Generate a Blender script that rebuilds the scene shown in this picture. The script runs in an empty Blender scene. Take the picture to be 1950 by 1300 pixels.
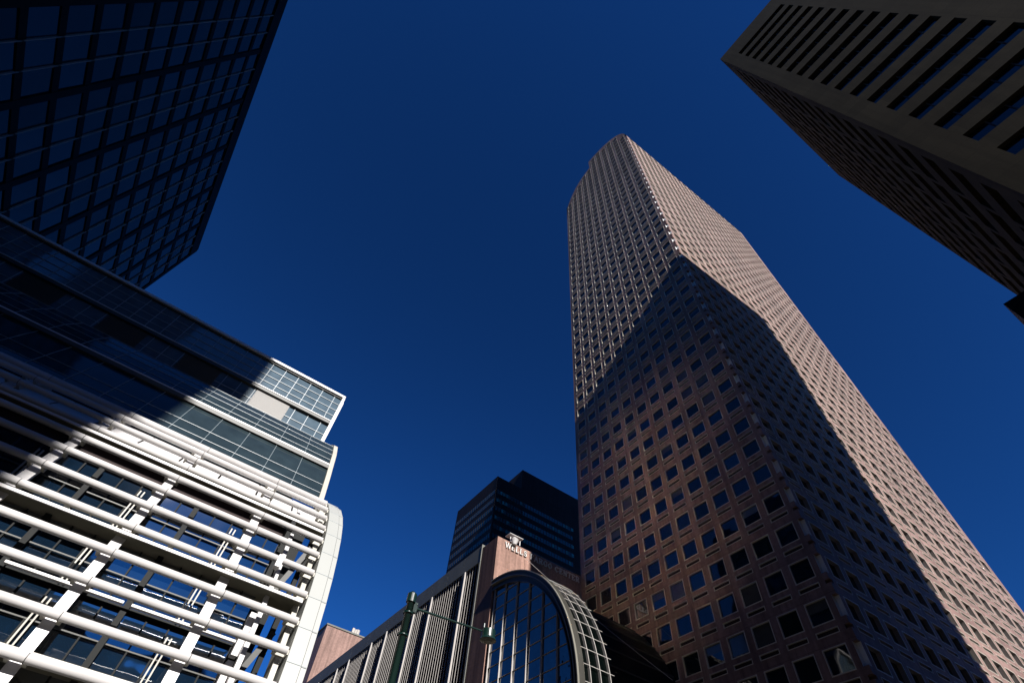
import bpy, math, random
from mathutils import Matrix, Vector
random.seed(7)
R = math.radians
scene = bpy.context.scene
COL = scene.collection

# ---------------------------------------------------------------- axes
# The street grid is the world grid: +X runs along the avenue to the right, +Y along the street ahead.
CAM = Vector((0.0, 0.0, 1.6))

# ---------------------------------------------------------------- mesh builder
class MB:
    def __init__(self):
        self.v = []; self.f = []; self.m = []
    def quad(self, a, b, c, d, m=0):
        i = len(self.v); self.v += [tuple(a), tuple(b), tuple(c), tuple(d)]
        self.f.append((i, i+1, i+2, i+3)); self.m.append(m)
    def tri(self, a, b, c, m=0):
        i = len(self.v); self.v += [tuple(a), tuple(b), tuple(c)]
        self.f.append((i, i+1, i+2)); self.m.append(m)
    def box(self, x0, x1, y0, y1, z0, z1, m=0):
        i = len(self.v)
        self.v += [(x0,y0,z0),(x1,y0,z0),(x1,y1,z0),(x0,y1,z0),(x0,y0,z1),(x1,y0,z1),(x1,y1,z1),(x0,y1,z1)]
        for q in ((0,3,2,1),(4,5,6,7),(0,1,5,4),(1,2,6,5),(2,3,7,6),(3,0,4,7)):
            self.f.append(tuple(i+k for k in q)); self.m.append(m)
    def tube(self, p, q, r0, r1=None, n=12, cap=True, m=0):
        p = Vector(p); q = Vector(q); r1 = r0 if r1 is None else r1
        d = (q-p).normalized(); u = d.cross(Vector((0,0,1)))
        if u.length < 1e-3: u = Vector((1,0,0))
        u.normalize(); w = d.cross(u); i = len(self.v)
        for k in range(n):
            t = 2*math.pi*k/n; o = u*math.cos(t)+w*math.sin(t)
            self.v.append(tuple(p+o*r0)); self.v.append(tuple(q+o*r1))
        for k in range(n):
            a = i+2*k; b = i+2*((k+1) % n)
            self.f.append((a, b, b+1, a+1)); self.m.append(m)
        if cap:
            self.f.append(tuple(i+2*k for k in range(n))); self.m.append(m)
            self.f.append(tuple(i+2*k+1 for k in reversed(range(n)))); self.m.append(m)
    def beam(self, p, q, w, h, m=0, up=(0,0,1)):
        """a bar from p to q, w wide sideways, h deep"""
        p = Vector(p); q = Vector(q); d = (q-p).normalized(); s = d.cross(Vector(up))
        if s.length < 1e-3: s = Vector((1,0,0))
        s.normalize(); t = s.cross(d); i = len(self.v)
        for o in (p, q):
            for a, b in ((-1,-1),(1,-1),(1,1),(-1,1)):
                self.v.append(tuple(o+s*(a*w/2)+t*(b*h/2)))
        for f in ((0,1,2,3),(7,6,5,4),(0,4,5,1),(1,5,6,2),(2,6,7,3),(3,7,4,0)):
            self.f.append(tuple(i+k for k in f)); self.m.append(m)
    def strip(self, prof, x0, x1, m=0):
        """a profile of (y, z) points swept from x0 to x1"""
        for (a, b) in zip(prof, prof[1:]):
            self.quad((x0,a[0],a[1]), (x1,a[0],a[1]), (x1,b[0],b[1]), (x0,b[0],b[1]), m)
    def band(self, outer, inner, x0, x1, m=0):
        """a solid plate between two (y, z) profiles, x0..x1 thick"""
        self.strip(outer, x0, x1, m); self.strip(list(reversed(inner)), x0, x1, m)
        for x in (x0, x1):
            for k in range(len(outer)-1):
                self.quad((x,)+outer[k], (x,)+outer[k+1], (x,)+inner[k+1], (x,)+inner[k], m)
        for k in (0, -1):
            self.quad((x0,)+outer[k], (x1,)+outer[k], (x1,)+inner[k], (x0,)+inner[k], m)
    def build(self, name, mats, parent=None, smooth=False, fix=True):
        me = bpy.data.meshes.new(name)
        me.from_pydata([tuple(c) for c in self.v], [], self.f)
        for m in (mats if isinstance(mats, (list, tuple)) else [mats]): me.materials.append(m)
        me.polygons.foreach_set('material_index', self.m)
        if smooth: me.polygons.foreach_set('use_smooth', [True]*len(self.f))
        me.update()
        o = bpy.data.objects.new(name, me); COL.objects.link(o)
        if parent: o.parent = parent
        return o

def tag(o, label=None, cat=None, group=None, kind=None):
    if label: o['label'] = label
    if cat: o['category'] = cat
    if group: o['group'] = group
    if kind: o['kind'] = kind
    return o
def thing(name, label, cat, group=None):
    o = bpy.data.objects.new(name, None); COL.objects.link(o)
    return tag(o, label, cat, group)

# ---------------------------------------------------------------- materials
def mat(name, col, rough=0.7, ior=1.45, metal=0.0, var=0.0, scale=1.0, bump=0.0, col2=None, spec=0.5, stretch=(1,1,1), detail=4, bscale=None):
    m = bpy.data.materials.new(name); m.use_nodes = True
    nt = m.node_tree; n = nt.nodes; p = n['Principled BSDF']
    p.inputs['Base Color'].default_value = (*col, 1); p.inputs['Roughness'].default_value = rough
    p.inputs['IOR'].default_value = ior; p.inputs['Metallic'].default_value = metal
    p.inputs['Specular IOR Level'].default_value = spec
    if var or col2 or bump:
        tc = n.new('ShaderNodeTexCoord'); mp = n.new('ShaderNodeMapping'); mp.inputs['Scale'].default_value = stretch
        nt.links.new(tc.outputs['Object'], mp.inputs['Vector'])
    if var or col2:
        no = n.new('ShaderNodeTexNoise'); no.inputs['Scale'].default_value = scale; no.inputs['Detail'].default_value = detail
        nt.links.new(mp.outputs[0], no.inputs['Vector'])
        rp = n.new('ShaderNodeValToRGB'); rp.color_ramp.elements[0].position = 0.3; rp.color_ramp.elements[1].position = 0.7
        c2 = col2 or tuple(c*(1-var) for c in col); c1 = col if col2 else tuple(min(1, c*(1+var*0.6)) for c in col)
        rp.color_ramp.elements[0].color = (*c2, 1); rp.color_ramp.elements[1].color = (*c1, 1)
        nt.links.new(no.outputs['Fac'], rp.inputs['Fac']); nt.links.new(rp.outputs['Color'], p.inputs['Base Color'])
    if bump:
        nb = n.new('ShaderNodeTexNoise'); nb.inputs['Scale'].default_value = bscale or scale*4; nb.inputs['Detail'].default_value = 3
        nt.links.new(mp.outputs[0], nb.inputs['Vector'])
        bp = n.new('ShaderNodeBump'); bp.inputs['Strength'].default_value = bump; bp.inputs['Distance'].default_value = 0.05
        nt.links.new(nb.outputs['Fac'], bp.inputs['Height']); nt.links.new(bp.outputs['Normal'], p.inputs['Normal'])
    return m

def stone(name, col, pw, ph, ori='x', joint=0.55, var=0.16, rough=0.55, fine=3.0):
    """cladding panels: big-scale tone per slab, fine mottling, thin dark joints (brick texture on the wall plane)"""
    m = mat(name, col, rough)
    nt = m.node_tree; n = nt.nodes; p = n['Principled BSDF']
    tc = n.new('ShaderNodeTexCoord'); sx = n.new('ShaderNodeSeparateXYZ'); cb = n.new('ShaderNodeCombineXYZ')
    nt.links.new(tc.outputs['Object'], sx.inputs[0])
    ad = n.new('ShaderNodeMath'); ad.operation = 'ADD'
    nt.links.new(sx.outputs['X'], ad.inputs[0]); nt.links.new(sx.outputs['Y'], ad.inputs[1])
    nt.links.new(ad.outputs[0], cb.inputs['X']); nt.links.new(sx.outputs['Z'], cb.inputs['Y'])
    br = n.new('ShaderNodeTexBrick'); br.offset = 0.0; br.inputs['Scale'].default_value = 1.0
    br.inputs['Brick Width'].default_value = pw; br.inputs['Row Height'].default_value = ph
    br.inputs['Mortar Size'].default_value = 0.02; br.inputs['Mortar Smooth'].default_value = 0.2; br.inputs['Bias'].default_value = 0.0
    br.inputs['Color1'].default_value = (*[c*(1-var) for c in col], 1); br.inputs['Color2'].default_value = (*[min(1, c*(1+var)) for c in col], 1)
    br.inputs['Mortar'].default_value = (*[c*joint for c in col], 1)
    nt.links.new(cb.outputs[0], br.inputs['Vector'])
    no = n.new('ShaderNodeTexNoise'); no.inputs['Scale'].default_value = fine; no.inputs['Detail'].default_value = 8
    nt.links.new(tc.outputs['Object'], no.inputs['Vector'])
    n2 = n.new('ShaderNodeTexNoise'); n2.inputs['Scale'].default_value = 0.09; n2.inputs['Detail'].default_value = 3
    nt.links.new(tc.outputs['Object'], n2.inputs['Vector'])
    a = n.new('ShaderNodeMapRange'); a.inputs['From Min'].default_value = 0.3; a.inputs['From Max'].default_value = 0.7
    a.inputs['To Min'].default_value = 0.84; a.inputs['To Max'].default_value = 1.12; nt.links.new(no.outputs['Fac'], a.inputs['Value'])
    b = n.new('ShaderNodeMapRange'); b.inputs['From Min'].default_value = 0.35; b.inputs['From Max'].default_value = 0.65
    b.inputs['To Min'].default_value = 0.85; b.inputs['To Max'].default_value = 1.1; nt.links.new(n2.outputs['Fac'], b.inputs['Value'])
    mp = n.new('ShaderNodeMapping'); mp.inputs['Scale'].default_value = (1.6, 1.6, 0.10); nt.links.new(tc.outputs['Object'], mp.inputs['Vector'])
    n4 = n.new('ShaderNodeTexNoise'); n4.inputs['Scale'].default_value = 1.0; n4.inputs['Detail'].default_value = 6; nt.links.new(mp.outputs[0], n4.inputs['Vector'])
    d = n.new('ShaderNodeMapRange'); d.inputs['From Min'].default_value = 0.3; d.inputs['From Max'].default_value = 0.62
    d.inputs['To Min'].default_value = 0.62; d.inputs['To Max'].default_value = 1.06; nt.links.new(n4.outputs['Fac'], d.inputs['Value'])
    m0 = n.new('ShaderNodeMath'); m0.operation = 'MULTIPLY'; nt.links.new(a.outputs[0], m0.inputs[0]); nt.links.new(d.outputs[0], m0.inputs[1])
    mu = n.new('ShaderNodeMath'); mu.operation = 'MULTIPLY'; nt.links.new(m0.outputs[0], mu.inputs[0]); nt.links.new(b.outputs[0], mu.inputs[1])
    vm = n.new('ShaderNodeVectorMath'); vm.operation = 'SCALE'; nt.links.new(br.outputs['Color'], vm.inputs[0]); nt.links.new(mu.outputs[0], vm.inputs['Scale'])
    nt.links.new(vm.outputs['Vector'], p.inputs['Base Color'])
    bp = n.new('ShaderNodeBump'); bp.inputs['Strength'].default_value = 0.15; bp.inputs['Distance'].default_value = 0.02
    nt.links.new(no.outputs['Fac'], bp.inputs['Height']); nt.links.new(bp.outputs['Normal'], p.inputs['Normal'])
    p.inputs['Specular IOR Level'].default_value = 0.12
    return m

def glass(name, col, rough=0.03, ior=1.6, wave=0.12, wscale=0.25, coat=0.0):
    """dark reflecting glazing with slightly uneven panes"""
    m = mat(name, col, rough, ior)
    nt = m.node_tree; n = nt.nodes; p = n['Principled BSDF']
    tc = n.new('ShaderNodeTexCoord'); no = n.new('ShaderNodeTexNoise'); no.inputs['Scale'].default_value = wscale; no.inputs['Detail'].default_value = 2
    nt.links.new(tc.outputs['Object'], no.inputs['Vector'])
    bp = n.new('ShaderNodeBump'); bp.inputs['Strength'].default_value = wave; bp.inputs['Distance'].default_value = 0.3
    nt.links.new(no.outputs['Fac'], bp.inputs['Height']); nt.links.new(bp.outputs['Normal'], p.inputs['Normal'])
    n3 = n.new('ShaderNodeTexNoise'); n3.inputs['Scale'].default_value = 1.1; nt.links.new(tc.outputs['Object'], n3.inputs['Vector'])
    mr = n.new('ShaderNodeMapRange'); mr.inputs['To Min'].default_value = 0.6; mr.inputs['To Max'].default_value = 1.4
    nt.links.new(n3.outputs['Fac'], mr.inputs['Value'])
    rgb = n.new('ShaderNodeRGB'); rgb.outputs[0].default_value = (*col, 1)
    vm = n.new('ShaderNodeVectorMath'); vm.operation = 'SCALE'; nt.links.new(rgb.outputs[0], vm.inputs[0]); nt.links.new(mr.outputs[0], vm.inputs['Scale'])
    nt.links.new(vm.outputs['Vector'], p.inputs['Base Color'])
    return m

M = dict(
    charcoal = mat('charcoal_frame', (0.010, 0.011, 0.011), 0.6, spec=0.15),
    gold = mat('gold_reflector_glass', (0.92, 0.66, 0.36), 0.17, metal=1.0),
    soffit = mat('olive_grey_soffit', (0.111, 0.1036, 0.074), 0.7),
    maroon = mat('dark_maroon_fin', (0.035, 0.016, 0.015), 0.6),
    granite = stone('pink_granite', (0.2331, 0.1517, 0.1317), 3.3*0.9, 4.225*0.9, var=0.14, joint=0.62),
    reveal = mat('pale_reveal', (0.3108, 0.2664, 0.2516), 0.5),
    trim = mat('pale_trim', (0.518, 0.4736, 0.3848), 0.4),
    pale = mat('pale_metal_panel', (0.6068, 0.6068, 0.592), 0.4),
    tglass = glass('blue_black_window_glass', (0.004, 0.008, 0.014), ior=1.75),
    cglass = glass('curtain_wall_glass', (0.005, 0.009, 0.011), ior=1.62, wave=0.35, wscale=0.12),
    black = mat('black_spandrel', (0.006, 0.007, 0.007), 0.5, var=0.3, scale=0.5, spec=0.08),
    dkmetal = mat('blue_grey_mullion', (0.148, 0.1554, 0.1628), 0.45),
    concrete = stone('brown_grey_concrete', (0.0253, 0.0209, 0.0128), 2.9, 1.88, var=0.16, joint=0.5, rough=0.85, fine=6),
    fglass = glass('far_glass', (0.01, 0.05, 0.07), ior=1.5),
    far = stone('dark_plum_cladding', (0.016, 0.012, 0.013), 1.6, 4.3, var=0.1, joint=0.8),
    teal = mat('teal_blind', (0.006, 0.15, 0.18), 0.7, var=0.5, scale=0.8),
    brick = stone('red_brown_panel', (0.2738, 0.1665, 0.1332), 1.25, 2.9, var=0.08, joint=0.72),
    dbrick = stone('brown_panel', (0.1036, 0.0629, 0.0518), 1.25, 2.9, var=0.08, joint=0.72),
    fascia = mat('grey_fascia', (0.0962, 0.0999, 0.0888), 0.6, var=0.15, scale=0.7),
    fin = mat('pale_fin', (0.3145, 0.2956, 0.2768), 0.5, var=0.12, scale=2, stretch=(1,1,0.2)),
    void = mat('dark_maroon_backing', (0.02, 0.010, 0.010), 0.8),
    white = mat('white_painted_metal', (0.512, 0.4976, 0.492), 0.38, var=0.10, scale=1.3, stretch=(0.5,1,2)),
    cream = mat('cream_painted_steel', (0.37, 0.3552, 0.3108), 0.5, var=0.08, scale=1.0),
    lglass = glass('steel_blue_glass', (0.0629, 0.0925, 0.1147), rough=0.06, ior=1.6, wave=0.10),
    lglass2 = glass('slate_glass', (0.0178, 0.0281, 0.0333), rough=0.08, ior=1.5, wave=0.12),
    iglass = glass('inner_glass', (0.004, 0.012, 0.026), rough=0.03, ior=3.2, wave=0.15, wscale=0.4),
    gline = mat('pale_glazing_bar', (0.2072, 0.2442, 0.2627), 0.4),
    frame_end = mat('pale_grey_end_panel', (0.2956, 0.3051, 0.2925), 0.5, var=0.03, scale=0.4),
    arch2 = mat('light_arch_edge', (0.1539, 0.148, 0.1243), 0.4),
    arch = mat('grey_arch_metal', (0.037, 0.0352, 0.0296), 0.4, var=0.12, scale=1),
    aglass = glass('atrium_glass', (0.001, 0.004, 0.008), ior=2.2, wave=0.2, wscale=0.6),
    vglass = glass('black_green_glass', (0.001, 0.002, 0.0018), ior=1.2, wave=0.2, wscale=0.6),
    pink = stone('rose_brick', (0.2368, 0.1517, 0.1295), 6, 5.5, var=0.05, joint=0.85),
    green = mat('dark_green_paint', (0.003, 0.016, 0.0125), 0.3, ior=1.6),
    lens = mat('lamp_lens', (0.12, 0.12, 0.10), 0.2),
    letter = mat('white_letter', (0.5346, 0.5346, 0.5158), 0.4),
    asphalt = mat('asphalt', (0.0277, 0.0266, 0.0233), 0.9, var=0.25, scale=0.8, bump=0.3),
    paving = mat('warm_concrete_paving', (0.1332, 0.1066, 0.0755), 0.85, var=0.15, scale=0.5),
    paint = mat('road_paint', (0.7, 0.7, 0.66), 0.7),
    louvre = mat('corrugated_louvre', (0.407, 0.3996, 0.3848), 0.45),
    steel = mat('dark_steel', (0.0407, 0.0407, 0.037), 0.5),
)

PANES = [M['tglass'], glass('green_black_window_glass', (0.006, 0.012, 0.012), ior=1.6), glass('deep_blue_window_glass', (0.004, 0.010, 0.022), ior=1.95),
         glass('window_glass_over_blind', (0.055, 0.055, 0.05), ior=1.6, rough=0.08)]
# ---------------------------------------------------------------- main tower
K = 0.9
TX, TY = 46.43, 19.44            # corner nearest the camera
def tz(z): return 1.6 + (z-1.6)*K
def main_tower():
    root = thing('granite_skyscraper', 'very tall pink granite tower with a curved stepped top, square windows and a diagonal shadow', 'skyscraper')
    PROF = [(0,212),(0.5,216),(1.5,220),(3,223.4),(4.4,225.6),(7.2,228.9),(10.9,231.8),(14.3,233.4),(17.7,234.5),(21.0,235.2),(21.02,226.4),(24.3,225.6),(27.2,224.6),(30.6,222),(33.6,217.4),(35.5,213.2),(36.4,209.5),(36.85,203)]
    def top(u):
        if u <= 0: return 212.0
        for (a, b) in zip(PROF, PROF[1:]):
            if a[0] <= u <= b[0]: return a[1]+(b[1]-a[1])*(u-a[0])/max(1e-6, b[0]-a[0])
        return 203.0
    W = 66.9; U = 36.85
    NF = range(-11, 45)
    sill = lambda n: 48.2+4.225*n
    DL, DR = 0.16, 0.42
    # mappings: left face point (u, z, depth) ; right face point (v, z, depth)
    Lm = lambda u, z, d: (TX+d, TY+u*K, tz(z))
    Rm = lambda u, z, d: (TX+u*K, TY+d, tz(z))
    wins = []
    for side, P, width in (('L', Lm, U), ('R', Rm, W)):
        wall = MB(); D = DL if side == 'L' else DR; SD = 0.12 if side == 'L' else 0.25
        ncol = 11 if side == 'L' else 20
        cols = [(1.2+3.24*i, 3.42+3.24*i) for i in range(ncol)]
        edges = []
        def rect(u0, u1, z0, z1, m=0):
            if u1-u0 > 1e-4 and z1-z0 > 1e-4: wall.quad(P(u0,z0,0), P(u1,z0,0), P(u1,z1,0), P(u0,z1,0), m)
        def recess(u0, u1, z0, z1, d):
            wall.quad(P(u0,z0,0), P(u0,z1,0), P(u0,z1,d), P(u0,z0,d), 1)
            wall.quad(P(u1,z0,0), P(u1,z0,d), P(u1,z1,d), P(u1,z1,0), 1)
            wall.quad(P(u0,z0,0), P(u0,z0,d), P(u1,z0,d), P(u1,z0,0), 1)
            wall.quad(P(u0,z1,0), P(u1,z1,0), P(u1,z1,d), P(u0,z1,d), 1)
        # column bounds
        tops = (lambda u: top(u)) if side == 'L' else (lambda u: 211.5)
        start = 0.5
        bounds = [start]+[cols[i][1]+0.51 for i in range(ncol-1)]+[width]
        for ci in range(ncol):
            b0, b1 = bounds[ci], bounds[ci+1]; w0, w1 = cols[ci]
            tmin = min(tops(w0-0.15), tops(w1+0.15), tops((w0+w1)/2))
            if side == 'L' and w0 < 21.01 < w1: tmin = min(tmin, 226)
            zprev = 0.0
            for nfl in NF:
                s = sill(nfl)
                if s < 1.9 or s+2.05+0.45 > tmin: continue
                c0 = s-1.25; c1 = s+2.975
                if zprev < c0: rect(b0, b1, zprev, c0)
                # slot under the window, then the window
                rect(b0, b1, c0, s-1.08); rect(b0, w0, s-1.08, s-0.68); rect(w1, b1, s-1.08, s-0.68)
                recess(w0, w1, s-1.08, s-0.68, SD)
                wall.quad(P(w0,s-1.08,SD), P(w1,s-1.08,SD), P(w1,s-0.68,SD), P(w0,s-0.68,SD), 2)
                rect(b0, b1, s-0.68, s)
                rect(b0, w0, s, s+2.05); rect(w1, b1, s, s+2.05); recess(w0, w1, s, s+2.05, D)
                zprev = s+2.05
                wins.append((side, w0, w1, s))
            # crown piece to the roof line
            us = [b0]+[p[0] for p in PROF if b0 < p[0] < b1]+[b1] if side == 'L' else [b0, b1]
            for a, b in zip(us, us[1:]):
                ta = tops(a+1e-3) if side == 'L' else 211.5; tb = tops(b-1e-3) if side == 'L' else 211.5
                wall.quad(P(a,zprev,0), P(b,zprev,0), P(b,tb,0), P(a,ta,0))
        if side == 'L': lwall = wall
        else: wall.build('wall', [M['granite'], M['reveal'], M['void']], root)
    # corner pier with a square notch per storey, lined in pale metal
    cor = lwall; zp = 0.0
    def block(z0, z1):
        for P, in ((Lm,), (Rm,)):
            cor.quad(P(0,z0,0), P(0.5,z0,0), P(0.5,z1,0), P(0,z1,0))
    for n in NF:
        s = sill(n)
        if s < 1.9 or s+2.05 > 210.5: continue
        for (z0, z1) in ((s-1.08, s-0.68), (s, s+2.05)):
            block(zp, z0); zp = z1
            x0, y0 = TX, TY; e = 0.5*K
            cor.quad((x0,y0,tz(z0)), (x0+e,y0,tz(z0)), (x0+e,y0+e,tz(z0)), (x0,y0+e,tz(z0)))
            cor.quad((x0,y0,tz(z1)), (x0,y0+e,tz(z1)), (x0+e,y0+e,tz(z1)), (x0+e,y0,tz(z1)))
            mm = 0
            pan = MB(); g = pan if z1-z0 > 1 else cor
            g.quad((x0,y0+e,tz(z0)), (x0+e,y0+e,tz(z0)), (x0+e,y0+e,tz(z1)), (x0,y0+e,tz(z1)))
            g.quad((x0+e,y0,tz(z0)), (x0+e,y0+e,tz(z0)), (x0+e,y0+e,tz(z1)), (x0+e,y0,tz(z1)))
            if z1-z0 > 1: pan.build('corner_panel', M['pale'], root)
    block(zp, 211.5)
    lwall.build('wall', [M['granite'], M['trim'], M['void']], root)
    # roof vaults, back and far walls
    rf = MB()
    for (a, b) in zip(PROF, PROF[1:]):
        rf.quad((TX,TY+a[0]*K,tz(a[1])), (TX+W*K,TY+a[0]*K,tz(a[1])), (TX+W*K,TY+b[0]*K,tz(b[1])), (TX,TY+b[0]*K,tz(b[1])))
    rf.build('roof', M['granite'], root)
    bk = MB()
    bk.quad((TX,TY+U*K,0), (TX+W*K,TY+U*K,0), (TX+W*K,TY+U*K,tz(203)), (TX,TY+U*K,tz(203)))
    for a, b in zip(PROF, PROF[1:]):
        bk.quad((TX+W*K,TY+a[0]*K,0), (TX+W*K,TY+b[0]*K,0), (TX+W*K,TY+b[0]*K,tz(b[1])), (TX+W*K,TY+a[0]*K,tz(a[1])))
    for n in NF:            # window heads standing proud along the far left edge
        s = sill(n)
        if s < 1.9 or s > 198: continue
        for a in range(20):
            x = TX+(1.2+3.24*a)*K
            bk.box(x, x+2.2*K, TY+U*K, TY+U*K+0.12, tz(s-0.1), tz(s), 1) if a < 2 else None
    bk.build('rear_wall', [M['granite'], M['trim']], root)
    # windows: the nearest hundred as parts, the others as one
    def dist(w):
        side, w0, w1, s = w
        p = Vector((Lm if side == 'L' else Rm)((w0+w1)/2, s+1, 0))-CAM
        n = abs(p.normalized().x if side == 'L' else p.normalized().y)
        vis = 1.0 if p.normalized().z > 0.24 else 0.0
        return -(vis*n/p.length_squared)
    wins.sort(key=dist)
    def window_mesh(w, fr, gl):
        side, w0, w1, s = w; P = Lm if side == 'L' else Rm; D = DL if side == 'L' else DR
        t = 0.085; pr = 0.035
        def bar(u0, u1, z0, z1):
            # a thin trim strip proud of the stone, returning into the recess
            f = [P(u0,z0,-pr), P(u1,z0,-pr), P(u1,z1,-pr), P(u0,z1,-pr)]; g = [P(u0,z0,0.06), P(u1,z0,0.06), P(u1,z1,0.06), P(u0,z1,0.06)]
            fr.quad(*f)
            for k in range(4): fr.quad(f[k], f[(k+1) % 4], g[(k+1) % 4], g[k])
        for (z0, z1) in ((s, s+2.05), (s-1.08, s-0.68)):
            tt = t if z1-z0 > 1 else t*0.75
            bar(w0-tt, w0, z0-tt, z1+tt); bar(w1, w1+tt, z0-tt, z1+tt); bar(w0, w1, z0-tt, z0); bar(w0, w1, z1, z1+tt)
        j = [random.uniform(0, 0.03) for _ in range(3)]; kind = random.choice((0,0,0,1,2)); bl = random.random()
        zb = s+2.05-random.choice((0.5, 0.9, 1.3, 1.9)) if bl < 0.16 else s+2.05
        gl.quad(P(w0,s,D-j[0]), P(w1,s,D-j[1]), P(w1,zb,D-j[1]-j[2]), P(w0,zb,D-j[0]-j[2]), kind)
        if zb < s+2.0: gl.quad(P(w0,zb,D-j[0]-j[2]), P(w1,zb,D-j[1]-j[2]), P(w1,s+2.05,D-j[1]-j[2]), P(w0,s+2.05,D-j[0]-j[2]), 3)
    for w in wins[:100]:
        fr = MB(); gl = MB(); window_mesh(w, fr, gl)
        f = fr.build('window', M['trim'], root); gl.build('pane', PANES, f)
    fr = MB(); gl = MB()
    for w in wins[100:]: window_mesh(w, fr, gl)
    n0 = len(fr.v)
    fr.v += gl.v; fr.f += [tuple(i+n0 for i in f) for f in gl.f]; fr.m += [1+q for q in gl.m]
    tag(fr.build('window_rows', [M['trim']]+PANES, root), kind='stuff')
main_tower()

# ---------------------------------------------------------------- concrete tower, upper right
def concrete_tower():
    root = thing('concrete_tower', 'dark concrete tower in shade with long recessed ribbon windows and a plain corner band', 'skyscraper')
    X0, X1, Y0, Y1, H = 32.0, 68.5, -22.2, -9.2, 113.0
    wall = MB(); RZ = [106.6-3.79*i for i in range(28)]
    D = 0.4; hgt = 1.85
    # face to -x (over the camera): ribbons from y=-20.1 to -11.2
    P = lambda u, z, d: (X0+d, u, z)
    zp = H
    def face(P, u0, u1, spans, m):
        zp = H
        for zt in RZ:
            wall.quad(P(u0,zt,0), P(u1,zt,0), P(u1,zp,0), P(u0,zp,0))
            zb = zt-hgt; a = u0
            for (s0, s1) in spans:
                wall.quad(P(a,zb,0), P(s0,zb,0), P(s0,zt,0), P(a,zt,0)); a = s1
                wall.quad(P(s0,zb,0), P(s0,zb,D), P(s0,zt,D), P(s0,zt,0)); wall.quad(P(s1,zb,0), P(s1,zb,D), P(s1,zt,D), P(s1,zt,0))
                wall.quad(P(s0,zb,0), P(s1,zb,0), P(s1,zb,D), P(s0,zb,D)); wall.quad(P(s0,zt,0), P(s1,zt,0), P(s1,zt,D), P(s0,zt,D))
            wall.quad(P(a,zb,0), P(u1,zb,0), P(u1,zt,0), P(a,zt,0)); zp = zb
        wall.quad(P(u0,0,0), P(u1,0,0), P(u1,zp,0), P(u0,zp,0))
    face(P, Y0, Y1, [(-20.1, -11.2)], 0)
    Q = lambda u, z, d: (u, Y1-d, z)
    spansQ = [(33.6+5.75*i, 33.6+5.75*i+5.0) for i in range(6)]
    face(Q, X0, X1, spansQ, 0)
    wall.quad((X0,Y0,H), (X1,Y0,H), (X1,Y1,H), (X0,Y1,H)); wall.quad((X1,Y0,0), (X1,Y1,0), (X1,Y1,H), (X1,Y0,H)); wall.quad((X0,Y0,0), (X1,Y0,0), (X1,Y0,H), (X0,Y0,H))
    # a few ledges on the street face that catch light
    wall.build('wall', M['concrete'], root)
    rail = MB()
    rail.box(X0+0.6, X1-0.6, Y0+0.6, Y1-0.6, H, H+0.9)
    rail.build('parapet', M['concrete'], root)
    for zt in RZ:
        zb = zt-hgt
        g = MB(); g.quad(P(-20.1,zb,D), P(-11.2,zb,D), P(-11.2,zt,D), P(-20.1,zt,D), 0)
        for k in range(1, 6):
            y = -20.1+8.9*k/6; g.box(X0+D-0.08, X0+D-0.003, y-0.04, y+0.04, zb, zt, 1)
        g.build('window', [M['cglass'], M['steel']], root)
    # the street side: one ribbon window a storey
    for zt in RZ:
        zb = zt-hgt; g = MB()
        for (s0, s1) in spansQ: g.quad(Q(s0,zb,D), Q(s1,zb,D), Q(s1,zt,D), Q(s0,zt,D), 0)
        g.build('window', [M['cglass'], M['steel']], root)
concrete_tower()

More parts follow.
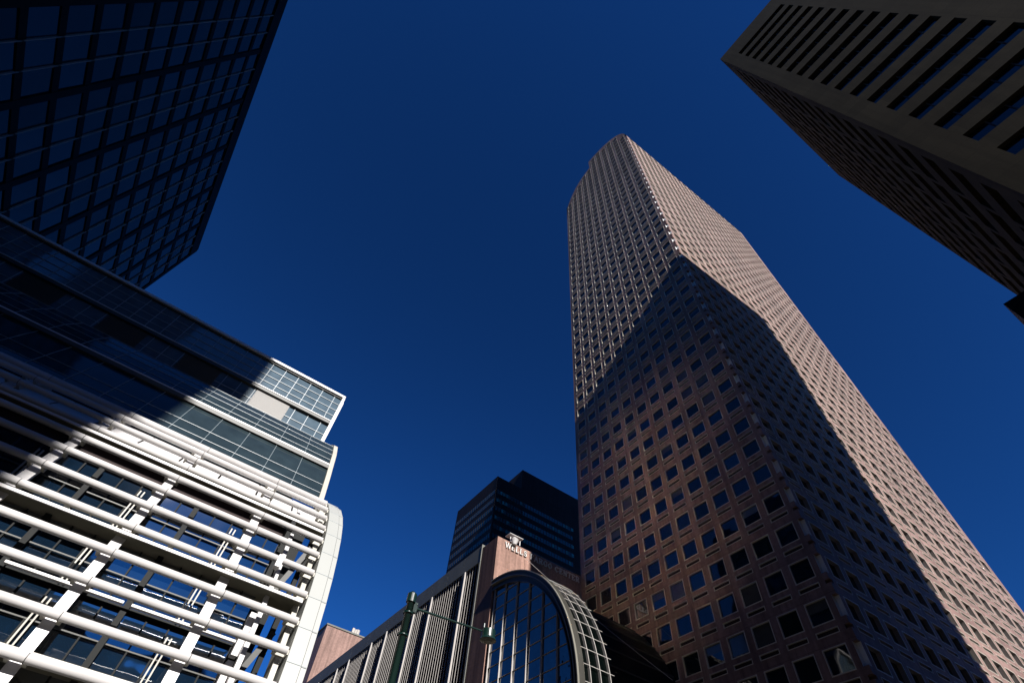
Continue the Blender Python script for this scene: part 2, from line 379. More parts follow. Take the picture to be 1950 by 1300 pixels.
# ---------------------------------------------------------------- dark glass tower, upper left
nt_ = M['gold'].node_tree; gb = nt_.nodes.new('ShaderNodeBsdfAnisotropic'); gb.distribution = 'BECKMANN'  # glossy gold for the added reflector block
gb.inputs['Roughness'].default_value = 0.19; gb.inputs['Color'].default_value = (0.21, 0.165, 0.10, 1)
nt_.links.new(gb.outputs[0], nt_.nodes['Material Output'].inputs['Surface'])
CW = [M['cglass'], M['dkmetal'], glass('grey_curtain_glass', (0.008, 0.013, 0.015), ior=1.5, wave=0.3), glass('clear_curtain_glass', (0.003, 0.005, 0.008), ior=1.8, wave=0.3)]
def glass_tower():
    root = thing('glass_tower', 'dark glass curtain wall tower with black floor bands and thin pale vertical mullions', 'skyscraper')
    s = 0.8; z_ = lambda z: 1.6+(z-1.6)*s
    X = -43.2*s; Y0, Y1 = 32.6*s, 102.6*s; H = z_(120)
    body = MB()
    body.box(X-38, X-0.35, Y0+0.2, Y1-0.2, 0, H-0.4)
    body.build('core', M['black'], root)
    colsY = [32.55, 44.3, 55.85, 67.75, 79.8, 91.65, 102.75]
    bars = MB()
    for i, c in enumerate(colsY):
        w = 0.5
        bars.box(X-0.35, X+0.10, (c-w)*s, (c+w)*s, 0, H)
    floors = [58.95+5.26*i for i in range(-12, 11)]
    for z in floors:
        if z_(z) < 2: continue
        for a, b in zip(colsY, colsY[1:]):
            bars.box(X-0.35, X+0.07, (a+0.48)*s, (b-0.48)*s, z_(z-0.52), z_(z+0.52))
    bars.box(X-0.4, X+0.2, Y0, Y1, z_(116.2), H)
    bars.build('frame', M['black'], root)
    cells = []
    fz = [z_(z) for z in floors if z_(z) > 2]+[z_(116.2+0.6)]
    for i, (a, b) in enumerate(zip(colsY, colsY[1:])):
        for z0, z1 in zip(fz, fz[1:]):
            cells.append((a, b, z0+0.4, z1-0.4))
    def key(c):
        p = Vector((X, (c[0]+c[1])/2*s, (c[2]+c[3])/2))-CAM
        return (p.normalized().z < 0.45, p.length)
    cells.sort(key=key)
    def cell(c, g):
        a, b, z0, z1 = c
        y0, y1 = (a+0.48)*s, (b-0.48)*s
        for t in range(3):
            a0 = y0+(y1-y0)*t/3; a1 = y0+(y1-y0)*(t+1)/3; j = [random.uniform(-0.03, 0.03) for _ in range(4)]
            g.quad((X-0.04+j[0],a0,z0), (X-0.04+j[1],a1,z0), (X-0.04+j[2],a1,z1), (X-0.04+j[3],a0,z1), random.choice((0,0,0,2,3)))
        for t in (1/3, 2/3):
            y = y0+(y1-y0)*t; g.box(X-0.02, X+0.16, y-0.05, y+0.05, z0-0.5, z1+0.5, 1)
    for c in cells[:100]:
        g = MB(); cell(c, g); g.build('window', CW, root)
    g = MB()
    for c in cells[100:]: cell(c, g)
    tag(g.build('window_rows', CW, root), kind='stuff')
glass_tower()

# ---------------------------------------------------------------- stepped glass building, lower left
S = 1.3
def sz(z): return 1.6+(z-1.6)*S
def sp(x, y, z): return (x*S, y*S, sz(z))
def stepped_building():
    root = thing('glass_building', 'stepped glass office building behind a curved screen of white tubes, its right end sunlit', 'building')
    XL = -26.4; XR = 2.95
    # ---- top storeys
    body = MB(); body.box(XL*S, XR*S, 32.3*S, 55*S, 0, sz(31.35)); body.box(XL*S, 1.86*S, 17.0*S, 32.2*S, 0, sz(11.0)); body.build('core', M['void'], root)
    def glaz(name, xs, zs, y, mt, bw=0.035, skip=()):
        g = MB(); g.quad((XL*S,y*S,sz(zs[0])), (XR*S,y*S,sz(zs[0])), (XR*S,y*S,sz(zs[-1])), (XL*S,y*S,sz(zs[-1])), 0)
        o = g.build(name, mt, root)
        b = MB()
        for x in xs: b.box((x-bw/2)*S, (x+bw/2)*S, (y-0.05)*S, (y-0.003)*S, sz(zs[0]), sz(zs[-1]))
        for z in zs[1:-1]: b.box(XL*S, XR*S, (y-0.045)*S, (y-0.0045)*S, sz(z)-bw*S/2, sz(z)+bw*S/2)
        b.build('glazing_bar', M['gline'], o)
    xs = [XR-0.62-1.06*i for i in range(28)]
    glaz('upper_glass', xs, [28.75, 29.4, 30.0, 30.65, 31.3], 32.2, M['lglass'])
    glaz('upper_glass', xs, [26.45, 27.35, 28.35], 32.2, M['lglass'])
    b = MB(); b.box((XL)*S, 3.1*S, 31.95*S, 32.32*S, sz(31.42), sz(31.62)); b.box(XL*S, 2.9*S, 32.08*S, 32.25*S, sz(31.3), sz(31.42), 1)
    b.build('coping', [M['white'], M['steel']], root)
    b = MB(); b.box(XL*S, 2.93*S, 31.92*S, 32.2*S, sz(28.62), sz(28.68)); b.box(XL*S, 2.93*S, 31.96*S, 32.2*S, sz(28.38), sz(28.62), 1)
    b.build('ledge', [M['white'], M['steel']], root)
    b = MB(); b.box(2.93*S, 3.13*S, 31.98*S, 32.4*S, sz(26.3), sz(31.42)); b.box(3.13*S, 3.2*S, 32.2*S, 32.4*S, sz(26.3), sz(31.1)); b.build('end_frame', M['white'], root)
    b = MB(); b.box(XL*S, 2.93*S, 31.95*S, 32.2*S, sz(26.25), sz(26.45)); b.build('ledge', M['cream'], root)
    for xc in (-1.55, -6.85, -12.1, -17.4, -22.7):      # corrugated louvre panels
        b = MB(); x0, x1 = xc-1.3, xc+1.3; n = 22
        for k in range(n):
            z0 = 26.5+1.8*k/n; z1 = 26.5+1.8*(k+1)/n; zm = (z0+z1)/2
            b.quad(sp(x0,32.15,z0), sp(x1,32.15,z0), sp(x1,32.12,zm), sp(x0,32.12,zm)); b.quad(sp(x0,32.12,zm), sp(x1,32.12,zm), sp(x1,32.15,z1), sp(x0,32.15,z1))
        b.build('louvre', M['louvre'] if xc > -3 else M['steel'], root)  # panels beyond the sunlit one are darkened: shade put into the colour
    # ---- bulging middle glazing
    V = [(20.25,14.2),(20.8,15.3),(21.5,16.6),(22.2,17.8),(22.85,18.95),(23.8,20.2),(24.9,21.05)]
    g = MB()
    for a, b_ in zip(V, V[1:]): g.quad(sp(XL,*a), sp(2.95,*a), sp(2.95,*b_), sp(XL,*b_), 0)
    o = g.build('curved_glass', M['lglass2'], root, smooth=False)
    b = MB(); pts = []
    for a, c in zip(V, V[1:]): pts += [a, ((a[0]+c[0])/2, (a[1]+c[1])/2)]
    pts.append(V[-1])
    for p in [pts[3], V[1], V[3]]+pts[7:12]:
        b.beam(sp(XL,p[0]-0.02,p[1]+0.01), sp(2.95,p[0]-0.02,p[1]+0.01), 0.02, 0.02)
    x = 2.95-1.33
    while x > XL:
        for a, c in zip(V, V[1:]): b.beam(sp(x,a[0]-0.02,a[1]), sp(x,c[0]-0.02,c[1]), 0.025, 0.02, up=(1,0,0))
        x -= 1.33
    b.build('glazing_bar', M['gline'], o)
    b = MB(); b.box(XL*S, 2.95*S, 24.9*S, 32.2*S, sz(20.95), sz(21.1)); b.build('terrace_roof', M['fascia'], root)
    b = MB(); b.box(XL*S, 2.95*S, 21.88*S, 22.15*S, sz(17.62), sz(17.7)); b.box(XL*S, 2.95*S, 21.86*S, 22.02*S, sz(17.42), sz(17.62), 1); b.build('ledge', [M['white'], M['steel']], root)
    b = MB(); b.band([(y-0.12, z+0.04) for y, z in V], [(y+0.25, z-0.12) for y, z in V], 2.95, 3.17)
    b.v = [(x*S, y*S, sz(z)) for x, y, z in b.v]; b.build('end_frame', M['cream'], root)
    # ---- screen of tubes on curved ribs
    T = [(18.31,13.32),(17.56,12.65),(17.02,12.0),(16.5,11.32),(16.07,10.66),(15.69,9.97),(15.31,9.22),(15.03,8.46),(14.78,7.66),(14.56,6.87),(14.38,6.04),(14.25,5.2),(14.18,4.35),(14.14,3.5)]
    tubes = []
    for i, (y, z) in enumerate(T):
        b = MB(); r = 0.093 if i > 0 else 0.13
        b.tube(sp(XL,y,z), sp(3.0,y,z), r*S, n=20)
        for k in range(10): b.tube(sp(0.98-2.69*k,y,z), sp(0.995-2.69*k,y,z), (r+0.004)*S, n=20, m=1)
        tubes.append(b.build('sunshade_tube', [M['white'], M['steel']], root, smooth=True))
    F = [(20.0,14.35),(18.95,13.75),(18.1,13.15),(17.35,12.45),(16.8,11.8),(16.25,11.0),(15.75,10.1),(15.35,9.25),(15.02,8.4),(14.75,7.5),(14.52,6.6),(14.34,5.6),(14.22,4.6),(14.16,3.0),(14.14,0.9)]
    Fi = [(y+0.55, z-0.25) for y, z in F[:6]]+[(y+0.62, z-0.02) for y, z in F[6:]]
    b = MB(); b.band([(y-0.08, z+0.02) for y, z in F], Fi, 3.05, 3.44); b.v = [(x*S, y*S, sz(z)) for x, y, z in b.v]
    o = b.build('end_frame', M['frame_end'], root)
    b = MB(); b.band([(y-0.06, z+0.02) for y, z in F], Fi, 3.455, 3.6); b.v = [(x*S, y*S, sz(z)) for x, y, z in b.v]
    b.build('edge_strip', M['frame_end'], o)
    b = MB(); b.band([(y+0.02, z-0.02) for y, z in F], Fi, 3.44, 3.455); b.v = [(x*S, y*S, sz(z)) for x, y, z in b.v]
    b.build('joint', M['steel'], o)
    for (p0, p1) in zip(F[1:], F[2:]):
        q = Vector((0, p1[0]-p0[0], p1[1]-p0[1])).normalized(); nn = Vector((0, -abs(q.z), q.y if q.y < 0 else -q.y))
        b2 = MB(); b2.beam(sp(3.06, p0[0]-0.085, p0[1]+0.022), sp(3.59, p0[0]-0.085, p0[1]+0.022), 0.012, 0.012); b2.build('joint', M['gline'], o)
    rib_x = [0.85-2.69*i for i in range(10)]
    for x in rib_x:
        b = MB(); off = [(y+0.20, z-0.06) for y, z in F]; ofi = [(y+0.5, z-0.16) for y, z in F]
        b.band(off[1:], [(y+0.05, z-0.03) for y, z in off[1:]], x-0.125, x+0.125)
        b.band([(y+0.05, z-0.03) for y, z in off[1:]], ofi[1:], x-0.05, x+0.05, 1)
        b.v = [(x_*S, y_*S, sz(z_)) for x_, y_, z_ in b.v]
        b.build('rib', [M['white'], M['cream']], root)
    b = MB(); off = [(y+0.30, z-0.06) for y, z in F[3:]]
    b.band(off, [(y+0.2, z-0.08) for y, z in off], 2.02, 2.14); b.v = [(x_*S, y_*S, sz(z_)) for x_, y_, z_ in b.v]; b.build('rib', M['white'], root)
    b = MB(); off = [(y+0.26, z-0.06) for y, z in F[1:]]
    b.band(off, [(y+0.5, z-0.08) for y, z in off], 2.84, 2.98); b.v = [(x_*S, y_*S, sz(z_)) for x_, y_, z_ in b.v]; b.build('rib', M['cream'], root)
    for tube, (y, z) in zip(tubes, T):      # brackets carrying the tubes
        for x in rib_x+[2.9]:
            b = MB()
            b.box((x-0.2)*S, (x-0.12)*S, y*S, (y+0.3)*S, sz(z)-0.10, sz(z)+0.04); b.box((x+0.12)*S, (x+0.2)*S, y*S, (y+0.3)*S, sz(z)-0.10, sz(z)+0.04); b.box((x-0.12)*S, (x+0.12)*S, (y+0.26)*S, (y+0.3)*S, sz(z)-0.10, sz(z)+0.04)
            b.build('bracket', M['cream'], tube)
    # floor edges and soffits behind the screen
    YI = 18.6
    for zf, yo, yi in ((10.98, 16.2, 16.6), (8.2, 14.95, 15.6), (5.35, 14.62, 15.6), (2.6, 14.5, 15.6)):
        b = MB(); b.box(XL*S, 2.95*S, yo*S, (yi+0.3)*S, sz(zf), sz(zf+0.07)); b.box(XL*S, 2.95*S, (yo-0.05)*S, (yo-0.003)*S, sz(zf-0.02), sz(zf+0.05), 1)
        b.build('floor_slab', [M['soffit'], M['white']], root)
    # white spandrel panels behind the upper tubes
    b = MB()
    sp_prof = [(16.95,11.42),(17.5,12.05),(18.2,12.75),(19.0,13.35),(20.2,14.1)]
    x = -26.3
    while x < 2.6:
        x1 = min(x+1.34, 2.9)
        for a, c in zip(sp_prof, sp_prof[1:]): b.quad(sp(x+0.03,*a), sp(x1-0.03,*a), sp(x1-0.03,*c), sp(x+0.03,*c))
        x += 1.34
    b.build('spandrel_panel', M['white'], root)
    b = MB(); b.quad(sp(XL,17.3,11.4), sp(2.9,17.3,11.4), sp(2.9,20.5,14.0), sp(XL,20.5,14.0)); b.build('spandrel_backing', M['steel'], root)
    # inner glazing and the columns in front of it
    for (z0, z1, yg) in ((8.72, 10.15, 16.35), (6.9, 8.18, 15.55), (5.5, 6.8, 15.55), (4.1, 5.4, 15.55), (2.7, 4.0, 15.55)):
        for i in range(11):
            x0 = 0.85-2.69*i; x1 = min(x0+2.69, 1.84)
            g = MB(); j = [random.uniform(-0.02, 0.02) for _ in range(4)]
            g.quad(sp(x0,yg+j[0],z0), sp(x1,yg+j[1],z0), sp(x1,yg+j[2],z1), sp(x0,yg+j[3],z1), 0)
            for k in (0.22, 0.60, 0.80):
                if x0+2.69*k < x1: g.box((x0+2.69*k)*S-0.025, (x0+2.69*k)*S+0.025, (yg-0.07)*S, (yg-0.03)*S, sz(z0), sz(z1), 1)
            zm = z0+(z1-z0)*0.5; g.box(x0*S, x1*S, (yg-0.08)*S, (yg-0.03)*S, sz(zm)-0.02, sz(zm)+0.02, 2)
            g.box(x0*S, x1*S, (yg-0.10)*S, (yg-0.025)*S, sz(z0), sz(z0)+0.05, 1)
            g.build('window', [M['iglass'], M['charcoal'], M['steel']], root)
            c = MB(); c.box((x0+0.98)*S, (x0+1.12)*S, (yg-0.22)*S, (yg-0.11)*S, sz(z0)-0.05, sz(z1))
            if x0+1.1 < 1.65: c.build('column', M['charcoal'], root)
            h = MB()
            for q in (2.2, 2.30):
                if x0+q < 1.6: h.box((x0+q)*S, (x0+q+0.035)*S, (yg-0.2)*S, (yg-0.15)*S, sz(z0)+0.1, sz(z1)-0.25)
            if h.v: h.build('guard_rail', M['cream'], root)
    for (z, y, segs) in ((6.83, 15.0, 1), (4.05, 15.0, 0)):
        b = MB()
        for i in range(11):
            x0 = 0.85-2.69*i; w = 0.055 if segs and z < 8 else 0.02
            b.box((x0+0.1)*S, (x0+0.96)*S, y*S, (y+0.12)*S, sz(z), sz(z+w)); 
            if x0+1.15 < 1.8: b.box((x0+1.14)*S, min(x0+2.6, 1.8)*S, y*S, (y+0.12)*S, sz(z), sz(z+w))
        b.build('ledge', M['white'], root)
    b = MB(); b.box(XL*S, 1.84*S, 16.62*S, 16.7*S, sz(10.15), sz(10.97)); b.build('header', M['void'], root)
    # stepped white panels and the dark porch framing at the open right end
    for (z0, z1) in ((8.95, 9.3), (7.19, 7.65), (6.62, 6.98), (5.9, 6.5), (5.2, 5.7)):
        b = MB(); b.box(1.86*S, 2.02*S, 15.15*S, 15.4*S, sz(z0), sz(z1)); b.build('panel', M['white'], root)
    c = MB(); c.box(1.86*S, 2.0*S, 16.1*S, 19*S, 0, sz(10.9)); c.box(2.0*S, 2.5*S, 16.4*S, 16.6*S, 0, sz(10.9)); c.build('end_wall', M['charcoal'], root)
    c = MB(); c.box(2.72*S, 2.86*S, 16.4*S, 16.6*S, 0, sz(10.9)); c.build('post', M['charcoal'], root)
    for (z0, z1) in ((8.8, 10.4), (6.4, 7.8), (4.0, 5.4)):
        c = MB(); c.beam(sp(2.3,16.3,z0), sp(2.8,16.3,z1), 0.2, 0.15, up=(0,1,0)); c.build('brace', M['steel'], root)
stepped_building()

# ---------------------------------------------------------------- annex with fins, sign wall and glazed vault
def annex():
    root = thing('annex_building', 'long brown low building with vertical pale fins and white lettering on its sunlit end wall', 'building')
    X0, Y0, H = 31.7, 52.6, 41.6
    e = MB()
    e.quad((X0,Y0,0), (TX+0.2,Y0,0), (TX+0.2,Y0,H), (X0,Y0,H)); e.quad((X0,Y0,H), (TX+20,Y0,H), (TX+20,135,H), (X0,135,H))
    e.build('end_wall', M['brick'], root)
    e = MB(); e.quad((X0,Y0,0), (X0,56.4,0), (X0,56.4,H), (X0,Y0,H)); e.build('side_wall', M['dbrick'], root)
    e = MB(); e.box(X0+1.0, X0+1.6, 56.4, 135, 0, 39.6); e.build('backing', M['void'], root)
    e = MB()
    y = 56.4
    for y1 in (61.0, 65.6, 70.2, 77, 84.9, 92.5, 99.9, 107, 114.3, 124, 135):
        e.box(X0-0.06, X0+1.6, y+0.02, y1-0.02, 39.6, 42.0); y = y1
    e.build('fascia', M['fascia'], root)
    e = MB(); e.box(X0-0.1, X0+0.3, 56.42, 56.75, 0, 39.6); e.box(X0-0.12, X0+1.6, 56.4, 56.46, 39.6, 42.1); e.build('edge_trim', M['fascia'], root)
    piers = [60.6, 69.9, 75.4, 84.9, 90.6, 99.9, 105.2, 114.3, 119.8, 129.0]
    for p in piers:
        e = MB(); e.box(X0-0.05, X0+1.0, p-0.38, p+0.38, 0, 39.6, 0); e.box(X0-0.2, X0+0.25, p-0.46, p-0.385, 0, 39.55, 1)
        e.build('pilaster', [M['fascia'], M['fin']], root)
    edges = [56.9]+piers
    for a, b in zip(edges, edges[1:]):
        a1, b1 = a+0.42, b-0.5; n = max(3, round((b1-a1)/0.70)); e = MB()
        for k in range(n):
            yy = a1+(b1-a1)*(k+0.5)/n
            e.box(X0+0.08, X0+0.5, yy-0.03, yy+0.03, 0, 39.58, 1); e.box(X0+0.01, X0+0.08, yy-0.025, yy+0.025, 0, 39.57, 0)
        e.build('louvre_fins', [M['fin'], M['maroon']], root)
    # lettering: strokes with serifs, standing off the wall
    G = {  # strokes in a 0..1 box: (x0, y0, x1, y1, width)
     'W': [(0,1,.27,0,.16),(.27,0,.5,.95,.09),(.5,.95,.75,0,.16),(.75,0,1,1,.09),(-.08,1,.14,1,.07),(.38,1,.6,1,.07),(.88,1,1.08,1,.07)],
     'E': [(.18,0,.18,1,.17),(0,1,.85,1,.08),(0,0,.9,0,.08),(.18,.52,.62,.52,.08),(.85,1,.85,.76,.07),(.9,0,.9,.26,.07),(.62,.65,.62,.4,.06)],
     'L': [(.2,0,.2,1,.17),(0,1,.42,1,.07),(0,0,.9,0,.08),(.9,0,.9,.28,.08)],
     'S': [(.82,.95,.82,.72,.07),(.82,.88,.45,1,.1),(.45,1,.12,.82,.13),(.12,.82,.2,.6,.14),(.2,.6,.72,.42,.16),(.72,.42,.85,.2,.14),(.85,.2,.45,0,.12),(.45,0,.1,.14,.1),(.1,.3,.1,.05,.07)],
     'F': [(.18,0,.18,1,.17),(0,1,.88,1,.08),(0,0,.4,0,.07),(.18,.52,.62,.52,.08),(.88,1,.88,.74,.07),(.62,.65,.62,.4,.06)],
     'A': [(.08,0,.5,1,.08),(.5,1,.9,0,.17),(.25,.36,.75,.36,.07),(-.04,0,.24,0,.07),(.72,0,1.06,0,.07)],
     'R': [(.18,0,.18,1,.17),(0,1,.55,1,.08),(.55,1,.82,.85,.12),(.82,.85,.78,.6,.14),(.78,.6,.5,.5,.1),(.5,.5,.18,.5,.07),(.5,.5,.92,0,.15),(0,0,.4,0,.07)],
     'G': [(.88,.95,.88,.7,.07),(.85,.86,.5,1,.1),(.5,1,.12,.72,.15),(.12,.72,.12,.3,.17),(.12,.3,.5,0,.15),(.5,0,.85,.12,.1),(.84,.05,.84,.42,.13),(.64,.42,1,.42,.07)],
     'O': [(.5,1,.12,.7,.15),(.12,.7,.12,.3,.17),(.12,.3,.5,0,.15),(.5,0,.88,.3,.15),(.88,.3,.88,.7,.17),(.88,.7,.5,1,.15)],
     'C': [(.88,.95,.88,.7,.07),(.85,.86,.5,1,.1),(.5,1,.12,.72,.15),(.12,.72,.12,.28,.17),(.12,.28,.5,0,.15),(.5,0,.9,.2,.1)],
     'N': [(.15,0,.15,1,.08),(.15,1,.85,0,.17),(.85,0,.85,1,.08),(0,1,.25,1,.07),(0,0,.32,0,.07),(.68,1,1,1,.07)],
     'T': [(.5,0,.5,1,.17),(0,1,1,1,.08),(0,1,0,.74,.07),(1,1,1,.74,.07),(.28,0,.72,0,.07)]}
    x = 32.95; h = 0.74; zb = 40.45; e = MB()
    for ch in 'WELLS FARGO CENTER':
        if ch == ' ': x += 0.42; continue
        w = {'W':0.86,'L':0.52,'E':0.54,'F':0.54,'S':0.52,'T':0.58}.get(ch, 0.64)
        for j, (ax, ay, bx, by, t) in enumerate(G[ch]):
            tt = t*h*0.95; p = Vector((x+ax*w, Y0-0.12, zb+ay*h)); q = Vector((x+bx*w, Y0-0.12, zb+by*h))
            d = (q-p).normalized(); e.beam(p-d*tt*0.3, q+d*tt*0.3, 0.14+0.003*j, tt, up=Vector((0,1,0)).cross(d))
        x += w+0.17
    tag(e.build('lettering', M['letter'], root), 'white serif capitals reading WELLS FARGO CENTER')
    e = MB()      # floodlight hood on the parapet above the letters
    e.box(33.3, 35.6, Y0-0.5, Y0+0.7, 42.55, 42.61); e.tube((33.7,Y0-0.1,41.6), (33.7,Y0-0.1,42.55), 0.06); e.tube((35.3,Y0-0.1,41.6), (35.3,Y0-0.1,42.55), 0.06)
    e.build('roof_canopy', M['white'], root)
    e = MB(); e.tube((34.2,Y0-0.35,41.2), (34.2,Y0-0.35,41.9), 0.3, 0.6, n=18); e.tube((34.2,Y0-0.35,41.9), (34.2,Y0-0.35,42.25), 0.6, 0.2, n=18)
    e.build('floodlight', M['white'], root)
annex()

def atrium():
    root = thing('glazed_atrium', 'quarter round glass vault with grey arch rim leaning on the lettered wall', 'atrium')
    X0 = 31.45; X1 = 35.3; CY, CZ, RO = 52.2, 19.3, 15.8
    def arc(r, n=28):
        pts = [(CY-r*math.sin(t*math.pi/2/n), CZ+r*math.cos(t*math.pi/2/n)) for t in range(n+1)]
        return [(52.55, CZ+r)]+pts+[(CY-r, 0.0)]
    e = MB(); e.band(arc(RO), arc(RO-0.10), X0-0.1, X0+0.1, 2); e.band(arc(RO), arc(RO-0.10), X0+0.102, X0+0.75, 0); e.band(arc(RO-0.10), arc(RO-0.48), X0+0.05, X0+0.74, 1); e.band(arc(RO-0.48), arc(RO-0.58), X0-0.05, X0+0.75, 2)
    e.band(arc(RO-0.58), arc(RO-1.08), X0+0.35, X0+0.73, 1); e.band(arc(RO-1.08), arc(RO-1.2), X0+0.2, X0+0.75)
    e.build('arch_rim', [M['arch'], M['steel'], M['arch2']], root)
    g = MB(); a = arc(RO-1.2)
    for p, q in zip(a, a[1:]): g.quad((X0+0.5,)+p, (X0+0.5,)+q, (X0+0.5,q[0],0), (X0+0.5,p[0],0)) if q[1] > 0 or True else None
    g.build('front_glass', M['aglass'], root)
    for y in (52.0, 49.62, 47.2, 44.75, 42.3, 39.85):
        r = RO-1.2; zt = CZ+math.sqrt(max(0, r*r-(CY-y)**2)); e = MB(); e.box(X0+0.30, X0+0.49, y-0.032, y+0.032, 0, zt); e.build('mullion', M['fin'], root)
    e = MB(); z = 32.95
    while z > 1:
        r = RO-1.2; yy = 52.0 if z > CZ else 52.0
        y0 = CY-(math.sqrt(max(0, r*r-(z-CZ)**2)) if z > CZ else r)
        e.box(X0+0.40, X0+0.49, y0, 52.2, z-0.016, z+0.016); z -= 1.56
    e.build('transom', M['fin'], root)
    g = MB(); a = arc(RO-0.3)
    g.strip(a, X0+0.75, X1); g.build('vault_glass', M['vglass'], root, smooth=True)
    for x in (32.9, 34.1, X1):
        e = MB(); e.band(arc(RO), arc(RO-0.28), x-0.035, x+0.035); e.build('rib', M['fin'], root)
    n = 17
    for k in range(n):
        t = (k+0.5)/n*1.0*math.pi/2; y = CY-(RO-0.06)*math.sin(t); z = CZ+(RO-0.06)*math.cos(t)
        e = MB(); e.tube((X0+0.75,y,z), (X1+0.55,y,z), 0.038, n=8); e.build('purlin', M['fin'], root)
    for k in range(11):
        z = CZ-0.4-1.5*k; e = MB(); e.tube((X0+0.75,CY-RO+0.06,z), (X1+0.55,CY-RO+0.06,z), 0.038, n=8); e.build('purlin', M['fin'], root)
    # darker inner link between the vault and the tower
    e = MB(); e.strip(arc(14.6), X1+0.05, TX-0.02, 0); e.build('link_roof', [M['black']], root, smooth=True)
    for k in range(1, 12):
        t = k/12*math.pi/2; e = MB(); e.beam((X1+0.06,CY-14.64*math.sin(t),CZ+14.64*math.cos(t)), (TX-0.05,CY-14.64*math.sin(t),CZ+14.64*math.cos(t)), 0.12, 0.12)
        e.build('link_purlin', M['steel'], root)
atrium()

# ---------------------------------------------------------------- far towers and blocks
def far_tower():
    root = thing('far_tower', 'distant dark plum office tower with teal window ribbons and a higher rear block', 'skyscraper')
    b = MB(); b.box(91.2, 135, 157.3, 191.7, 0, 150); b.build('body', M['far'], root)
    b = MB(); b.box(104.5, 150, 157.25, 200, 150, 161); b.box(135, 150, 157.3, 200, 0, 150); b.build('rear_block', M['far'], root)
    k = 0
    for i in range(34):
        z = 143.0-4.3*i
        if z < 3: break
        g = MB(); g.quad((91.6,157.27,z-2.0), (134.6,157.27,z-2.0), (134.6,157.27,z), (91.6,157.27,z), 0)
        x = 92.0
        while x < 134:
            w = 1.55
            if random.random() < 0.3: g.quad((x,157.24,z-1.7), (x+w*0.9,157.24,z-1.7), (x+w*0.9,157.24,z-0.2), (x,157.24,z-0.2), 1)
            x += w if random.random() < 0.8 else w*4
        for x in range(28):
            g.box(91.6+1.55*x-0.06, 91.6+1.55*x+0.06, 157.15, 157.262, z-2.0, z, 2)
        if z > 60: g.build('window', [M['fglass'], M['teal'], M['far']], root)
        g = MB(); g.quad((91.17,157.8,z-2.0), (91.17,191.2,z-2.0), (91.17,191.2,z), (91.17,157.8,z), 0)
        for x in range(21): g.box(91.08, 91.165, 158+1.6*x-0.06, 158+1.6*x+0.06, z-2.0, z, 1)
        if z > 60: g.build('window', [M['fglass'], M['far']], root)
far_tower()

def rose_block():
    root = thing('brick_block', 'plain rose brick block rising behind the finned low building', 'building')
    b = MB(); b.box(35.5, 60, 138.2, 148, 0, 60); b.build('wall', M['pink'], root)
    b = MB(); b.box(35.3, 60.2, 138.0, 148.2, 60, 60.35); b.build('coping', M['fascia'], root)
    b = MB(); b.tube((43.4,138.9,60.3), (43.4,138.9,61.5), 0.45, n=14); b.box(42.3, 42.9, 138.4, 139, 60.3, 61.6); b.tube((44.2,139.6,60.3), (44.2,139.6,61.9), 0.55, n=14)
    b.build('roof_vent', M['fin'], root)
    # dark office block at the right edge of the view
    r2 = thing('low_wing', 'black unlit roof corner of a low wing at the foot of the concrete tower', 'building')
    b = MB(); b.box(34.2, 66, -9.15, -3.75, 0, 32.0); b.build('wall', M['black'], r2)
rose_block()

# ---------------------------------------------------------------- unseen blocks, most added to shade the scene and hide bright low sky
def plain_block(label, x0, x1, y0, y1, h, m):
    root = thing('unseen_block', label, 'building', 'office blocks around the street, out of view')
    b = MB(); b.box(x0, x1, y0, y1, 0, h); b.build('wall', m, root)
    g = MB(); z = 5.0
    while z < h-3:
        g.box(x0+1, x1-1, y1+0.003, y1+0.03, z, z+1.9); z += 4
    g.build('window_band', M['cglass'], root)
plain_block('tall concrete office block across the street behind the viewpoint, windows in bands', -85, -12.2, -56, -45, 109, M['concrete'])
plain_block('mid height brown unseen block behind the concrete tower, added to hide low sky', 29.0, 65.3, -75, -45, 48, M['dbrick'])  # added to hold back low sky light on this side
plain_block('long grey slab far to the right, added out of view to cut horizon light', 125, 170, -80, 70, 40, M['concrete'])  # added: keeps bright horizon sky off the scene from the right
plain_block('slim dark tower hidden behind the granite tower, added to shade the far tower', 85.7, 150, 64, 93.5, 203, M['dbrick'])  # unseen tower, added so its shadow covers the far tower
plain_block('long grey slab left of the dark glass tower, added out of view to cut horizon light', -150, -105, -60, 120, 80, M['concrete'])  # added: blocks horizon light from the left
plain_block('brown unseen slab far behind the viewpoint, added to hide bright horizon sky', -150, 160, -190, -150, 62, M['dbrick'])  # added: hides the bright horizon behind the camera
plain_block('low brown unseen block in the gap behind the viewpoint, added to hide low sky', -14.0, 28.0, -76, -46, 16, M['dbrick'])  # added in the gap to screen off low sky
plain_block('low brown unseen slab far ahead, added to cut horizon light', -150, 260, 240, 280, 55, M['dbrick'])  # added: screens the horizon light from ahead

